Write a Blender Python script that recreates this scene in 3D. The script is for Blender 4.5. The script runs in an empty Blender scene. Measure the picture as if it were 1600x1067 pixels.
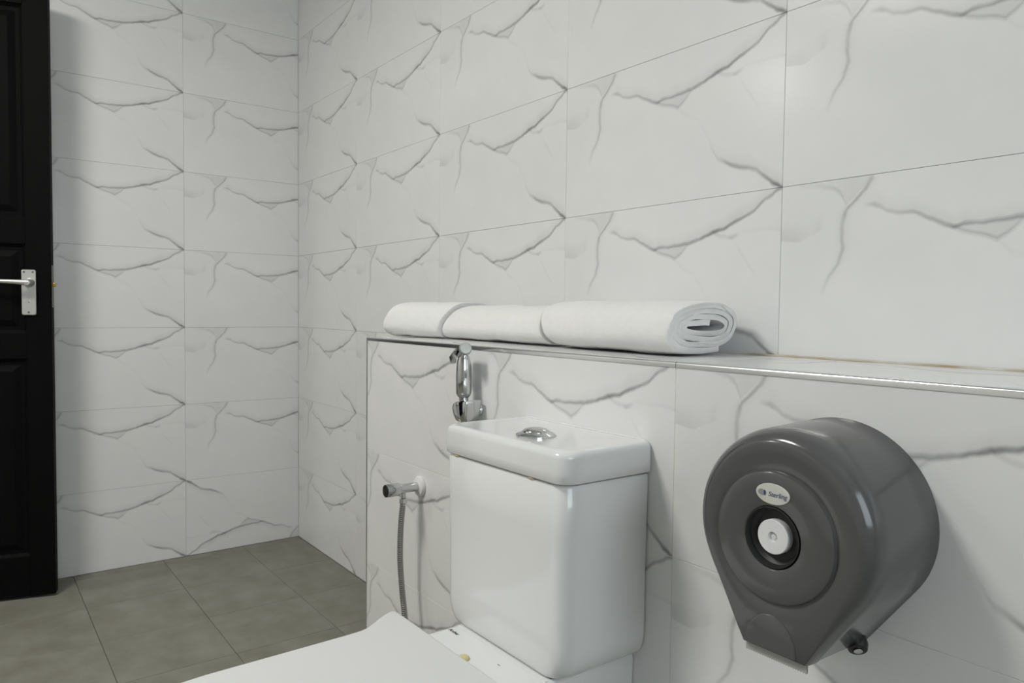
import bpy, bmesh, math, random
from mathutils import Vector, Matrix, noise

random.seed(7)
scene = bpy.context.scene
COL = scene.collection

# ------------------------------------------------------------------ camera
YAW, PITCH, ROLL, FPX = -0.92897, 0.04176, 0.01154, 1152.83
CAM = Vector((3.05756, -1.14978, 0.97985))
fw = Vector((math.sin(YAW)*math.cos(PITCH), math.cos(YAW)*math.cos(PITCH), -math.sin(PITCH)))
rt = Vector((math.cos(YAW), -math.sin(YAW), 0.0))
up = rt.cross(fw)
r2 = math.cos(ROLL)*rt + math.sin(ROLL)*up
u2 = -math.sin(ROLL)*rt + math.cos(ROLL)*up
cam = bpy.data.cameras.new('camera')
cam.sensor_fit = 'HORIZONTAL'
cam.sensor_width = 36.0
cam.lens = FPX/1600.0*36.0
cam.clip_start = 0.02
camo = bpy.data.objects.new('camera', cam)
COL.objects.link(camo)
camo.matrix_world = Matrix(((r2.x, u2.x, -fw.x, CAM.x), (r2.y, u2.y, -fw.y, CAM.y), (r2.z, u2.z, -fw.z, CAM.z), (0, 0, 0, 1)))
scene.camera = camo

# ------------------------------------------------------------------ world, exposure
world = bpy.data.worlds.new('world')
scene.world = world
world.use_nodes = True
world.node_tree.nodes['Background'].inputs[0].default_value = (0.75, 0.85, 1.0, 1)
world.node_tree.nodes['Background'].inputs[1].default_value = 0.05
vs = scene.view_settings
vs.view_transform = 'Standard'
vs.look = 'None'
vs.gamma = 1.0
vs.use_curve_mapping = False
vs.exposure = -0.09
# lamps: colour, watts, position (the fixtures are built further down)
LAMPS = [((1.48, -1.84), (1.0, 0.972, 0.905), 39.5, 0.30),
         ((0.12, -3.30), (1.0, 0.99, 0.98), 12.0, 0.09)]
FILL_STRENGTH = 4.4  # glow of the added fill panel in the right wall
CEIL = 2.6

# ------------------------------------------------------------------ constants of the place
W, H = 0.575, 0.30          # wall tile
LD = 0.2818                 # ledge depth
LX = 1.2505                 # ledge left end
LT = 0.905                  # ledge top
XR, YF = 4.3, -3.9          # far ends of the room
YA = -0.4528                # joint on the left wall
XS = 2.3127                 # joint on the ledge front
TT = 0.009                  # tile thickness

# ------------------------------------------------------------------ helpers
def mesh_obj(name, verts, faces, mat, parent=None, smooth=False, mw=None):
    me = bpy.data.meshes.new(name)
    me.from_pydata([tuple(v) for v in verts], [], faces)
    me.update()
    return link_mesh(name, me, mat, parent, smooth, mw)

def link_mesh(name, me, mat, parent=None, smooth=False, mw=None):
    if mat is not None and not me.materials:
        me.materials.append(mat)
    if smooth:
        me.polygons.foreach_set('use_smooth', [True]*len(me.polygons))
    o = bpy.data.objects.new(name, me)
    COL.objects.link(o)
    if mw is not None:
        o.matrix_world = mw
    if parent is not None:
        o.parent = parent
        o.matrix_parent_inverse = parent_inv(parent)
    return o

def parent_inv(p):
    m = p.matrix_basis.copy()
    q = p
    while q.parent is not None:
        m = q.parent.matrix_basis @ q.matrix_parent_inverse @ m if False else (q.parent.matrix_basis @ (q.matrix_parent_inverse @ m))
        q = q.parent
    return m.inverted()

def from_bm(name, bm, mat, parent=None, smooth=False, mw=None, auto=None):
    bmesh.ops.recalc_face_normals(bm, faces=bm.faces)
    me = bpy.data.meshes.new(name)
    bm.to_mesh(me)
    bm.free()
    o = link_mesh(name, me, mat, parent, smooth or auto is not None, mw)
    if auto is not None:
        sharp_by_angle(me, auto)
    return o

def sharp_by_angle(me, deg):
    bm = bmesh.new(); bm.from_mesh(me)
    lim = math.radians(deg)
    for e in bm.edges:
        if len(e.link_faces) == 2 and e.calc_face_angle(0) > lim:
            e.smooth = False
    bm.to_mesh(me); bm.free()

def tag(o, label, cat=None, group=None, kind=None):
    o['label'] = label
    if cat: o['category'] = cat
    if group: o['group'] = group
    if kind: o['kind'] = kind
    return o

def struct(o, label=None):
    o['kind'] = 'structure'
    if label: o['label'] = label
    return o

def empty(name, loc):
    o = bpy.data.objects.new(name, None)
    o.location = loc
    o.empty_display_size = 0.05
    COL.objects.link(o)
    return o

def bm_box(bm, x0, x1, y0, y1, z0, z1, bev=0.0, seg=2, M=None):
    r = bmesh.ops.create_cube(bm, size=1.0)
    vv = r['verts']
    for v in vv:
        v.co = Vector(((x0+x1)/2 + v.co.x*(x1-x0), (y0+y1)/2 + v.co.y*(y1-y0), (z0+z1)/2 + v.co.z*(z1-z0)))
    if bev > 0:
        es = list({e for v in vv for e in v.link_edges})
        rb = bmesh.ops.bevel(bm, geom=es, offset=bev, segments=seg, profile=0.5, affect='EDGES')
        vv = list({v for f in rb['faces'] for v in f.verts} | {v for v in vv if v.is_valid})
    if M is not None:
        bmesh.ops.transform(bm, matrix=M, verts=vv)
    return vv

def box(name, x0, x1, y0, y1, z0, z1, mat, parent=None, bev=0.0, seg=2, M=None, auto=None):
    bm = bmesh.new()
    bm_box(bm, x0, x1, y0, y1, z0, z1, bev, seg, M)
    return from_bm(name, bm, mat, parent, auto=(20 if bev > 0 else auto))

def lathe(name, prof, mat, parent=None, n=32, M=None, smooth=True, sharp=35):
    """prof: list of (r, h) revolved about local Z."""
    verts, faces, rings = [], [], []
    for r, h in prof:
        if r < 1e-6:
            rings.append([len(verts)]); verts.append(Vector((0, 0, h)))
        else:
            rings.append(list(range(len(verts), len(verts)+n)))
            for i in range(n):
                a = 2*math.pi*i/n
                verts.append(Vector((r*math.cos(a), r*math.sin(a), h)))
    for a, b in zip(rings, rings[1:]):
        for i in range(n):
            j = (i+1) % n
            if len(a) == 1 and len(b) == 1: continue
            if len(a) == 1: faces.append((a[0], b[i], b[j]))
            elif len(b) == 1: faces.append((a[i], b[0], a[j]))
            else: faces.append((a[i], b[i], b[j], a[j]))
    if M is not None: verts = [M @ v for v in verts]
    bm = bmesh.new()
    bv = [bm.verts.new(v) for v in verts]
    for f in faces: bm.faces.new([bv[i] for i in f])
    return from_bm(name, bm, mat, parent, auto=sharp)

def align(p, d, roll=(0, 0, 1)):
    """matrix taking local Z to direction d at point p"""
    z = Vector(d).normalized()
    t = Vector(roll)
    if abs(z.dot(t)) > 0.98: t = Vector((1, 0, 0))
    x = t.cross(z).normalized()
    y = z.cross(x)
    return Matrix(((x.x, y.x, z.x, p[0]), (x.y, y.y, z.y, p[1]), (x.z, y.z, z.z, p[2]), (0, 0, 0, 1)))

def loft(name, loops, mat, parent=None, cap=(True, True), sharp=40, M=None):
    n = len(loops[0])
    bm = bmesh.new()
    rr = [[bm.verts.new((M @ Vector(v)) if M is not None else v) for v in L] for L in loops]
    for a, b in zip(rr, rr[1:]):
        for i in range(n):
            j = (i+1) % n
            bm.faces.new((a[i], a[j], b[j], b[i]))
    if cap[0]: bm.faces.new(rr[0][::-1])
    if cap[1]: bm.faces.new(rr[-1])
    return from_bm(name, bm, mat, parent, auto=sharp)

def catmull(pts, per):
    P = [Vector(p) for p in pts]
    P = [P[0]*2-P[1]] + P + [P[-1]*2-P[-2]]
    out = []
    for k in range(1, len(P)-2):
        for s in range(per):
            t = s/per
            a, b, c, d = P[k-1], P[k], P[k+1], P[k+2]
            out.append(0.5*((2*b)+(c-a)*t+(2*a-5*b+4*c-d)*t*t+(3*b-a-3*c+d)*t**3))
    out.append(P[-2])
    return out

def sweep(name, path, rad, mat, parent=None, n=8, sharp=180):
    """tube along a list of points, rad a function of index"""
    loops = []
    prev = None
    for i, p in enumerate(path):
        t = (path[min(i+1, len(path)-1)] - path[max(i-1, 0)]).normalized()
        if prev is None:
            a = Vector((1, 0, 0)) if abs(t.x) < 0.8 else Vector((0, 1, 0))
        else:
            a = prev
        a = (a - t*a.dot(t)).normalized()
        prev = a
        b = t.cross(a)
        r = rad(i)
        loops.append([p + a*r*math.cos(2*math.pi*k/n) + b*r*math.sin(2*math.pi*k/n) for k in range(n)])
    return loft(name, loops, mat, parent, sharp=sharp)

def rrect(x0, x1, y0, y1, r, seg=6):
    """rounded rectangle, r = radius or (r at x0y0, x1y0, x1y1, x0y1)"""
    if not isinstance(r, (tuple, list)): r = (r,)*4
    out = []
    for (cx, cy, sx, sy, a0), q in zip(((x0, y0, 1, 1, 180), (x1, y0, -1, 1, 270), (x1, y1, -1, -1, 0), (x0, y1, 1, -1, 90)), r):
        for i in range(seg+1):
            a = math.radians(a0 + 90*i/seg)
            out.append((cx+sx*q+q*math.cos(a), cy+sy*q+q*math.sin(a)))
    return out

def text_mesh(name, body, size, mat, parent, M, extrude=0.0002, shear=0.0):
    cu = bpy.data.curves.new(name, 'FONT')
    cu.body = body
    cu.size = size
    cu.extrude = extrude
    cu.shear = shear
    cu.align_x = 'CENTER'
    cu.align_y = 'CENTER'
    to = bpy.data.objects.new(name, cu)
    COL.objects.link(to)
    dg = bpy.context.evaluated_depsgraph_get()
    me = bpy.data.meshes.new_from_object(to.evaluated_get(dg))
    bpy.data.objects.remove(to)
    me.materials.clear()
    me.transform(M)
    return link_mesh(name, me, mat, parent)

# ------------------------------------------------------------------ materials
def new_mat(name):
    m = bpy.data.materials.new(name)
    m.use_nodes = True
    return m, m.node_tree, m.node_tree.nodes['Principled BSDF']

def N(nt, t, **kw):
    n = nt.nodes.new(t)
    for k, v in kw.items(): setattr(n, k, v)
    return n

def math_n(nt, op, a, b=None, c=None, clamp=False):
    n = nt.nodes.new('ShaderNodeMath')
    n.operation = op
    n.use_clamp = clamp
    for i, x in enumerate((a, b, c)):
        if x is None: continue
        if isinstance(x, (int, float)): n.inputs[i].default_value = x
        else: nt.links.new(x, n.inputs[i])
    return n.outputs[0]

def simple(name, col, rough=0.5, metal=0.0, spec=0.5, coat=0.0, var=0.04, scale=40.0, bump=0.0, bscale=200.0, ior=1.5):
    """procedural: principled with a fine noise variation of the colour"""
    m, nt, b = new_mat(name)
    b.inputs['Roughness'].default_value = rough
    b.inputs['Metallic'].default_value = metal
    b.inputs['IOR'].default_value = ior
    b.inputs['Coat Weight'].default_value = coat
    b.inputs['Coat Roughness'].default_value = 0.06
    b.inputs['Specular IOR Level'].default_value = spec
    tc = N(nt, 'ShaderNodeTexCoord')
    nz = N(nt, 'ShaderNodeTexNoise')
    nz.inputs['Scale'].default_value = scale
    nt.links.new(tc.outputs['Object'], nz.inputs['Vector'])
    mx = N(nt, 'ShaderNodeMix', data_type='RGBA')
    nt.links.new(nz.outputs['Fac'], mx.inputs[0])
    mx.inputs[6].default_value = (*[c*(1-var) for c in col], 1)
    mx.inputs[7].default_value = (*[min(1, c*(1+var)) for c in col], 1)
    nt.links.new(mx.outputs[2], b.inputs['Base Color'])
    if bump > 0:
        n2 = N(nt, 'ShaderNodeTexNoise')
        n2.inputs['Scale'].default_value = bscale
        n2.inputs['Detail'].default_value = 4
        nt.links.new(tc.outputs['Object'], n2.inputs['Vector'])
        bp = N(nt, 'ShaderNodeBump')
        bp.inputs['Strength'].default_value = bump
        bp.inputs['Distance'].default_value = 0.002
        nt.links.new(n2.outputs['Fac'], bp.inputs['Height'])
        nt.links.new(bp.outputs['Normal'], b.inputs['Normal'])
    return m

def fcurve(nt, x, pts, kind='VECTOR'):
    n = nt.nodes.new('ShaderNodeFloatCurve')
    c = n.mapping.curves[0]
    pts = sorted(pts)
    while len(c.points) < len(pts): c.points.new(0.5, 0.5)
    for p, (a, b) in zip(c.points, pts):
        p.location = (a, b)
        p.handle_type = kind
    n.mapping.update()
    nt.links.new(x, n.inputs['Value'])
    return n.outputs[0]

def marble_tile():
    """one printed tile: every vein is a drawn line v(u) or u(v) in the tile's own coordinates"""
    m, nt, b = new_mat('marble_print_tile')
    L = nt.links
    uv = N(nt, 'ShaderNodeUVMap', uv_map='print')
    mp = N(nt, 'ShaderNodeMapping')
    mp.inputs['Scale'].default_value = (W, H, 1)
    L.new(uv.outputs[0], mp.inputs[0])
    nz = N(nt, 'ShaderNodeTexNoise', noise_dimensions='2D')
    nz.inputs['Scale'].default_value = 38.0
    nz.inputs['Detail'].default_value = 4.0
    L.new(mp.outputs[0], nz.inputs['Vector'])
    sx = N(nt, 'ShaderNodeSeparateXYZ'); L.new(uv.outputs[0], sx.inputs[0])
    sc = N(nt, 'ShaderNodeSeparateColor'); L.new(nz.outputs['Color'], sc.inputs[0])
    def jit(x, n, amp):
        return math_n(nt, 'ADD', x, math_n(nt, 'MULTIPLY', math_n(nt, 'SUBTRACT', n, 0.5), amp))
    U = jit(sx.outputs[0], sc.outputs[0], 0.010)
    V = jit(sx.outputs[1], sc.outputs[1], 0.017)
    nb = N(nt, 'ShaderNodeTexNoise', noise_dimensions='2D')
    nb.inputs['Scale'].default_value = 22.0
    nb.inputs['Detail'].default_value = 3.0
    L.new(mp.outputs[0], nb.inputs['Vector'])
    wob = math_n(nt, 'ADD', 0.45, math_n(nt, 'MULTIPLY', nb.outputs['Fac'], 1.1))
    def falloff(dist, w):
        n = N(nt, 'ShaderNodeMapRange', interpolation_type='SMOOTHSTEP')
        n.inputs['From Min'].default_value = 0.0
        n.inputs['From Max'].default_value = w
        n.inputs['To Min'].default_value = 1.0
        n.inputs['To Max'].default_value = 0.0
        L.new(dist, n.inputs['Value'])
        return n.outputs[0]
    acc = []
    def vein(axis, pts, stren, w, halo=0.0, hw=0.0, side=0):
        t, x = (U, V) if axis == 'u' else (V, U)
        c = fcurve(nt, t, [(p[0], min(1, max(0, p[1]))) for p in pts])
        s = fcurve(nt, t, stren)
        d = math_n(nt, 'SUBTRACT', x, c)
        ad = math_n(nt, 'ABSOLUTE', d)
        core = falloff(ad, w)
        if halo > 0:
            if side > 0:    # halo only above the line
                hd = math_n(nt, 'MAXIMUM', d, math_n(nt, 'MULTIPLY', d, -6.0))
            elif side < 0:
                hd = math_n(nt, 'MAXIMUM', math_n(nt, 'MULTIPLY', d, -1.0), math_n(nt, 'MULTIPLY', d, 6.0))
            else:
                hd = ad
            core = math_n(nt, 'ADD', core, math_n(nt, 'MULTIPLY', falloff(hd, hw), halo))
        acc.append(math_n(nt, 'MULTIPLY', math_n(nt, 'MULTIPLY', core, s), wob))
        return c
    # the long vein that sags from the left third to the top right corner
    Mc = vein('u', [(.0, .88), (.268, .85), (.285, .845), (.30, .832), (.319, .803), (.349, .79), (.388, .784), (.41, .766), (.435, .74), (.458, .716), (.49, .693),
               (.512, .709), (.552, .708), (.615, .715), (.64, .72), (.70, .744), (.745, .775), (.79, .79), (.83, .828), (.87, .856), (.902, .884), (.941, .942), (.965, .962), (.979, .985), (.997, .997), (1, 1)],
         [(0, 0), (.25, 0), (.285, .45), (.35, .40), (.42, .6), (.49, .75), (.53, .45), (.60, .55), (.66, .85), (.76, .95), (.85, .9), (.93, .65), (.985, .7), (1, .7)], .022, .28, .10, 1)
    Tc = vein('u', [(0, .7), (.47, .705), (.49, .690), (.525, .662), (.56, .645), (.585, .622), (.605, .648), (.645, .712), (1, .72)],
         [(0, 0), (.48, 0), (.50, .35), (.58, .35), (.63, .3), (.65, 0), (1, 0)], .022)
    # pale fill between them
    win = fcurve(nt, U, [(0, 0), (.485, 0), (.51, .20), (.60, .26), (.63, .2), (.65, 0), (1, 0)])
    below = math_n(nt, 'LESS_THAN', V, Mc)
    above = math_n(nt, 'GREATER_THAN', V, Tc)
    acc.append(math_n(nt, 'MULTIPLY', math_n(nt, 'MULTIPLY', below, above), win))
    # lower vein running into the bottom right corner
    vein('u', [(0, .7), (.56, .65), (.587, .62), (.618, .563), (.667, .52), (.704, .424), (.728, .327), (.758, .232), (.797, .198), (.841, .160), (.88, .146), (.905, .128), (.934, .082), (.962, .038), (.979, .025), (1, 0)],
         [(0, 0), (.57, 0), (.60, .05), (.72, .05), (.75, .24), (.80, .6), (.88, .65), (.95, .9), (1, .9)], .026, .25, .11, 1)
    # short branches under the long vein
    vein('u', [(0, .8), (.744, .776), (.778, .745), (.821, .736), (.835, .746), (1, .75)],
         [(0, 0), (.74, 0), (.76, .25), (.80, .22), (.82, .5), (.835, .3), (.85, 0), (1, 0)], .024)
    vein('u', [(0, .76), (.842, .763), (.934, .768), (1, .76)],
         [(0, 0), (.83, 0), (.86, .04), (1, .11)], .02, .4, .10, 1)
    vein('v', [(0, .93), (.50, .91), (.527, .902), (.618, .865), (.678, .843), (.73, .83), (1, .83)],
         [(0, 0), (.47, 0), (.54, .13), (.66, .07), (.72, 0), (1, 0)], .010)
    # the fork near the left edge
    vein('v', [(0, .12), (.40, .142), (.477, .158), (.543, .186), (.618, .198), (.68, .194), (.752, .193), (.825, .202), (.872, .229), (.925, .255), (.98, .274), (1, .276)],
         [(0, 0), (.36, 0), (.44, .25), (.60, .4), (.76, .42), (.83, .6), (.93, .55), (.985, .5), (1, .15)], .0105, .25, .03)
    Yb = vein('u', [(0, 1), (.05, .995), (.122, .975), (.162, .957), (.186, .925), (.196, .895), (.206, .85), (1, .85)],
         [(0, 0), (.04, 0), (.08, .12), (.13, .30), (.18, .32), (.20, .25), (.21, 0), (1, 0)], .026)
    # pale fill inside the fork
    lin = math_n(nt, 'MULTIPLY_ADD', U, 1.9, .465)       # edge of the right prong
    f1 = math_n(nt, 'GREATER_THAN', V, math_n(nt, 'MAXIMUM', lin, Yb))
    fw_ = fcurve(nt, U, [(0, 0), (.10, 0), (.17, .10), (.22, .20), (.27, .12), (.285, 0), (1, 0)])
    acc.append(math_n(nt, 'MULTIPLY', f1, fw_))
    # smudge at the left edge
    sm = fcurve(nt, U, [(0, .69), (.065, .678), (.1, .708), (.135, .742), (1, .742)])
    sw = fcurve(nt, U, [(0, .30), (.05, .26), (.075, .16), (.10, .07), (.125, .16), (.135, .05), (.145, 0), (1, 0)])
    ds = math_n(nt, 'SUBTRACT', V, sm)
    hd = math_n(nt, 'MAXIMUM', ds, math_n(nt, 'MULTIPLY', ds, -14.0))
    acc.append(math_n(nt, 'MULTIPLY', falloff(hd, .13), sw))
    tot = acc[0]
    for a in acc[1:]: tot = math_n(nt, 'ADD', tot, a)
    tot = math_n(nt, 'MULTIPLY', tot, 0.66, clamp=True)
    # cloudy white ground
    n3 = N(nt, 'ShaderNodeTexNoise', noise_dimensions='2D')
    n3.inputs['Scale'].default_value = 7.0
    n3.inputs['Detail'].default_value = 3.0
    L.new(mp.outputs[0], n3.inputs['Vector'])
    cr = N(nt, 'ShaderNodeValToRGB')
    cr.color_ramp.elements[0].position = 0.30
    cr.color_ramp.elements[0].color = (0.770, 0.776, 0.778, 1)
    cr.color_ramp.elements[1].position = 0.62
    cr.color_ramp.elements[1].color = (0.795, 0.798, 0.797, 1)
    L.new(n3.outputs['Fac'], cr.inputs[0])
    mx = N(nt, 'ShaderNodeMix', data_type='RGBA')
    L.new(tot, mx.inputs[0])
    L.new(cr.outputs[0], mx.inputs[6])
    mx.inputs[7].default_value = (0.20, 0.205, 0.21, 1)
    L.new(mx.outputs[2], b.inputs['Base Color'])
    b.inputs['Roughness'].default_value = 0.20
    b.inputs['Specular IOR Level'].default_value = 0.4
    return m

def floor_mat():
    m, nt, b = new_mat('grey_stone_floor_tile')
    L = nt.links
    g = N(nt, 'ShaderNodeNewGeometry')
    oi = N(nt, 'ShaderNodeObjectInfo')
    ad = N(nt, 'ShaderNodeVectorMath', operation='ADD')
    L.new(g.outputs['Position'], ad.inputs[0])
    sc = N(nt, 'ShaderNodeVectorMath', operation='SCALE')
    cb = N(nt, 'ShaderNodeCombineXYZ')
    L.new(oi.outputs['Random'], cb.inputs[0]); L.new(oi.outputs['Random'], cb.inputs[1])
    L.new(cb.outputs[0], sc.inputs[0]); sc.inputs['Scale'].default_value = 9.0
    L.new(sc.outputs[0], ad.inputs[1])
    n1 = N(nt, 'ShaderNodeTexNoise')
    n1.inputs['Scale'].default_value = 9.0; n1.inputs['Detail'].default_value = 6.0; n1.inputs['Roughness'].default_value = 0.6
    L.new(ad.outputs[0], n1.inputs['Vector'])
    cr = N(nt, 'ShaderNodeValToRGB')
    cr.color_ramp.elements[0].position = 0.32; cr.color_ramp.elements[0].color = (0.175, 0.170, 0.135, 1)
    cr.color_ramp.elements[1].position = 0.70; cr.color_ramp.elements[1].color = (0.245, 0.242, 0.205, 1)
    L.new(n1.outputs['Fac'], cr.inputs[0])
    L.new(cr.outputs[0], b.inputs['Base Color'])
    b.inputs['Roughness'].default_value = 0.5
    n2 = N(nt, 'ShaderNodeTexNoise'); n2.inputs['Scale'].default_value = 150.0; n2.inputs['Detail'].default_value = 3.0
    L.new(ad.outputs[0], n2.inputs['Vector'])
    bp = N(nt, 'ShaderNodeBump'); bp.inputs['Strength'].default_value = 0.12; bp.inputs['Distance'].default_value = 0.002
    L.new(n2.outputs['Fac'], bp.inputs['Height']); L.new(bp.outputs['Normal'], b.inputs['Normal'])
    return m

def towel_mat():
    m, nt, b = new_mat('white_terry_cloth')
    L = nt.links
    tc = N(nt, 'ShaderNodeTexCoord')
    n1 = N(nt, 'ShaderNodeTexNoise'); n1.inputs['Scale'].default_value = 420.0; n1.inputs['Detail'].default_value = 3.0
    L.new(tc.outputs['Object'], n1.inputs['Vector'])
    n2 = N(nt, 'ShaderNodeTexNoise'); n2.inputs['Scale'].default_value = 60.0
    L.new(tc.outputs['Object'], n2.inputs['Vector'])
    h = math_n(nt, 'ADD', n1.outputs['Fac'], math_n(nt, 'MULTIPLY', n2.outputs['Fac'], 1.2))
    bp = N(nt, 'ShaderNodeBump'); bp.inputs['Strength'].default_value = 0.35; bp.inputs['Distance'].default_value = 0.003
    L.new(h, bp.inputs['Height']); L.new(bp.outputs['Normal'], b.inputs['Normal'])
    cr = N(nt, 'ShaderNodeValToRGB')
    cr.color_ramp.elements[0].color = (0.79, 0.79, 0.785, 1)
    cr.color_ramp.elements[1].color = (0.85, 0.85, 0.845, 1)
    L.new(n2.outputs['Fac'], cr.inputs[0]); L.new(cr.outputs[0], b.inputs['Base Color'])
    b.inputs['Roughness'].default_value = 0.95
    b.inputs['Sheen Weight'].default_value = 0.25
    b.inputs['Specular IOR Level'].default_value = 0.15
    return m

def emit(name, col, s):
    m = bpy.data.materials.new(name); m.use_nodes = True
    nt = m.node_tree
    nt.nodes.remove(nt.nodes['Principled BSDF'])
    e = N(nt, 'ShaderNodeEmission')
    e.inputs[0].default_value = (*col, 1); e.inputs[1].default_value = s
    nt.links.new(e.outputs[0], nt.nodes['Material Output'].inputs[0])
    return m

MT = dict(
    tile=marble_tile(), floor=floor_mat(), towel=towel_mat(),
    grout=simple('pale_grout', (0.60, 0.60, 0.575), 0.9, var=0.08, scale=25),
    ledge_grout=simple('cream_ledge_grout', (0.80, 0.79, 0.73), 0.9, var=0.05, scale=25),
    floor_grout=simple('dark_floor_grout', (0.12, 0.118, 0.10), 0.9, var=0.15, scale=25),
    paint=simple('white_wall_paint', (0.74, 0.74, 0.73), 0.8, bump=0.05),
    ceiling=simple('white_ceiling_paint', (0.80, 0.80, 0.79), 0.9),
    chrome=simple('polished_chrome', (0.62, 0.63, 0.635), 0.08, metal=1.0, var=0.02),
    steel=simple('braided_steel', (0.33, 0.33, 0.315), 0.25, metal=1.0, var=0.08, scale=300),
    trim=simple('chrome_edge_trim', (0.84, 0.85, 0.85), 0.2, metal=1.0, var=0.05, scale=30),
    ceramic=simple('white_glazed_ceramic', (0.76, 0.772, 0.772), 0.10, coat=0.3, var=0.006, scale=6),
    plastic=simple('white_seat_plastic', (0.68, 0.69, 0.69), 0.32, var=0.006, scale=6),
    smoke=simple('smoked_grey_plastic', (0.088, 0.089, 0.090), 0.16, coat=0.25, var=0.04, scale=12, bump=0.012, bscale=25),
    smoke_dark=simple('dark_smoked_plastic', (0.020, 0.021, 0.022), 0.5, var=0.05, scale=12),
    black=simple('black_plastic', (0.012, 0.012, 0.013), 0.3, var=0.05),
    white_plastic=simple('white_plastic', (0.78, 0.78, 0.79), 0.35, var=0.01),
    clear_plastic=simple('pale_translucent_plastic', (0.42, 0.42, 0.40), 0.25, var=0.03),
    label=simple('cream_label_paper', (0.62, 0.62, 0.57), 0.4, var=0.02),
    navy=simple('navy_print', (0.03, 0.045, 0.16), 0.5, var=0.05),
    grey_print=simple('grey_print', (0.27, 0.28, 0.27), 0.5, var=0.05),
    ink=simple('dark_grey_print', (0.05, 0.05, 0.055), 0.5, var=0.05),
    door=simple('black_painted_wood', (0.0034, 0.0034, 0.0036), 0.6, spec=0.06, var=0.2, scale=12, bump=0.05, bscale=90),
    alu=simple('satin_aluminium', (0.66, 0.66, 0.64), 0.38, metal=0.75, var=0.03),
    screw=simple('dark_screw_steel', (0.16, 0.16, 0.15), 0.45, metal=0.8, var=0.1),
    brass=simple('brass', (0.50, 0.33, 0.08), 0.35, metal=0.9, var=0.08),
    yellowed=simple('yellowed_rubber', (0.62, 0.57, 0.30), 0.5, var=0.08, scale=150),
    amber=simple('amber_silicone', (0.58, 0.47, 0.30), 0.4, var=0.2, scale=200),
    lampwhite=simple('white_lamp_ring', (0.8, 0.8, 0.8), 0.4, var=0.01),
)

def caulk_mat():
    m, nt, b = new_mat('stained_caulk')
    g = N(nt, 'ShaderNodeNewGeometry')
    n1 = N(nt, 'ShaderNodeTexNoise'); n1.inputs['Scale'].default_value = 9.0; n1.inputs['Detail'].default_value = 5.0
    nt.links.new(g.outputs['Position'], n1.inputs['Vector'])
    cr = N(nt, 'ShaderNodeValToRGB')
    cr.color_ramp.elements[0].position = 0.42; cr.color_ramp.elements[0].color = (0.66, 0.65, 0.60, 1)
    cr.color_ramp.elements[1].position = 0.62; cr.color_ramp.elements[1].color = (0.42, 0.34, 0.20, 1)
    nt.links.new(n1.outputs['Fac'], cr.inputs[0]); nt.links.new(cr.outputs[0], b.inputs['Base Color'])
    b.inputs['Roughness'].default_value = 0.6
    return m
MT['caulk'] = caulk_mat()

# ------------------------------------------------------------------ tiles
GAP = 0.0006
_tile_cache = {}
def tile_mesh(w, h, u0, u1, v0, v1, flip, mat, ch=0.0005):
    key = (round(w, 4), round(h, 4), round(u0, 3), round(u1, 3), round(v0, 3), round(v1, 3), flip, mat.name)
    if key in _tile_cache: return _tile_cache[key]
    g = GAP/2
    x0, x1, y0, y1 = g, w-g, g, h-g
    V, F = [], []
    for z, i in ((-TT, 0), (-ch, 0), (-ch*0.3, ch*0.35), (0, ch)):
        V += [(x0+i, y0+i, z), (x1-i, y0+i, z), (x1-i, y1-i, z), (x0+i, y1-i, z)]
    for k in range(3):
        for i in range(4):
            j = (i+1) % 4
            F.append((k*4+i, k*4+j, k*4+4+j, k*4+4+i))
    F.append((12, 13, 14, 15)); F.append((3, 2, 1, 0))
    me = bpy.data.meshes.new('tile')
    me.from_pydata(V, [], F); me.update()
    uvl = me.uv_layers.new(name='print')
    for lp in me.loops:
        x, y, z = V[lp.vertex_index]
        u = u0+(u1-u0)*x/w; v = v0+(v1-v0)*y/h
        if flip: u, v = 1-u, 1-v
        uvl.data[lp.index].uv = (u, v)
    me.materials.append(mat)
    _tile_cache[key] = me
    return me

def lay_tiles(parent, O, U, V, us, vs_, mat, name='tile', u_off=None, v_off=None, flip=lambda i, j: False, skip=lambda a, b, c, d: False, tw=W, th=H):
    """O: point on the face plane where a=b=0; us, vs_: cut lines along U and V; print origin from u_off/v_off"""
    U = Vector(U); V = Vector(V); Nn = U.cross(V)
    for i, (a0, a1) in enumerate(zip(us, us[1:])):
        for j, (b0, b1) in enumerate(zip(vs_, vs_[1:])):
            if skip(a0, a1, b0, b1): continue
            uu = math.floor((((a0+a1)/2)-u_off)/tw); vv = math.floor((((b0+b1)/2)-v_off)/th)
            u0 = (a0-u_off)/tw-uu; u1 = (a1-u_off)/tw-uu
            v0 = (b0-v_off)/th-vv; v1 = (b1-v_off)/th-vv
            me = tile_mesh(a1-a0, b1-b0, u0, u1, v0, v1, flip(i, j), mat)
            p = Vector(O)+U*a0+V*b0+Nn*random.uniform(-0.00025, 0.00025)
            M = Matrix(((U.x, V.x, Nn.x, p.x), (U.y, V.y, Nn.y, p.y), (U.z, V.z, Nn.z, p.z), (0, 0, 0, 1)))
            o = bpy.data.objects.new(name, me)
            COL.objects.link(o)
            o.parent = parent
            o.matrix_world = M
            o.matrix_basis = M

def cuts(lo, hi, off, step):
    c = [lo]
    k = math.ceil((lo-off)/step - 1e-6)
    while off+k*step < hi-1e-4:
        if off+k*step > lo+1e-3: c.append(off+k*step)
        k += 1
    c.append(hi)
    return c

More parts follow.
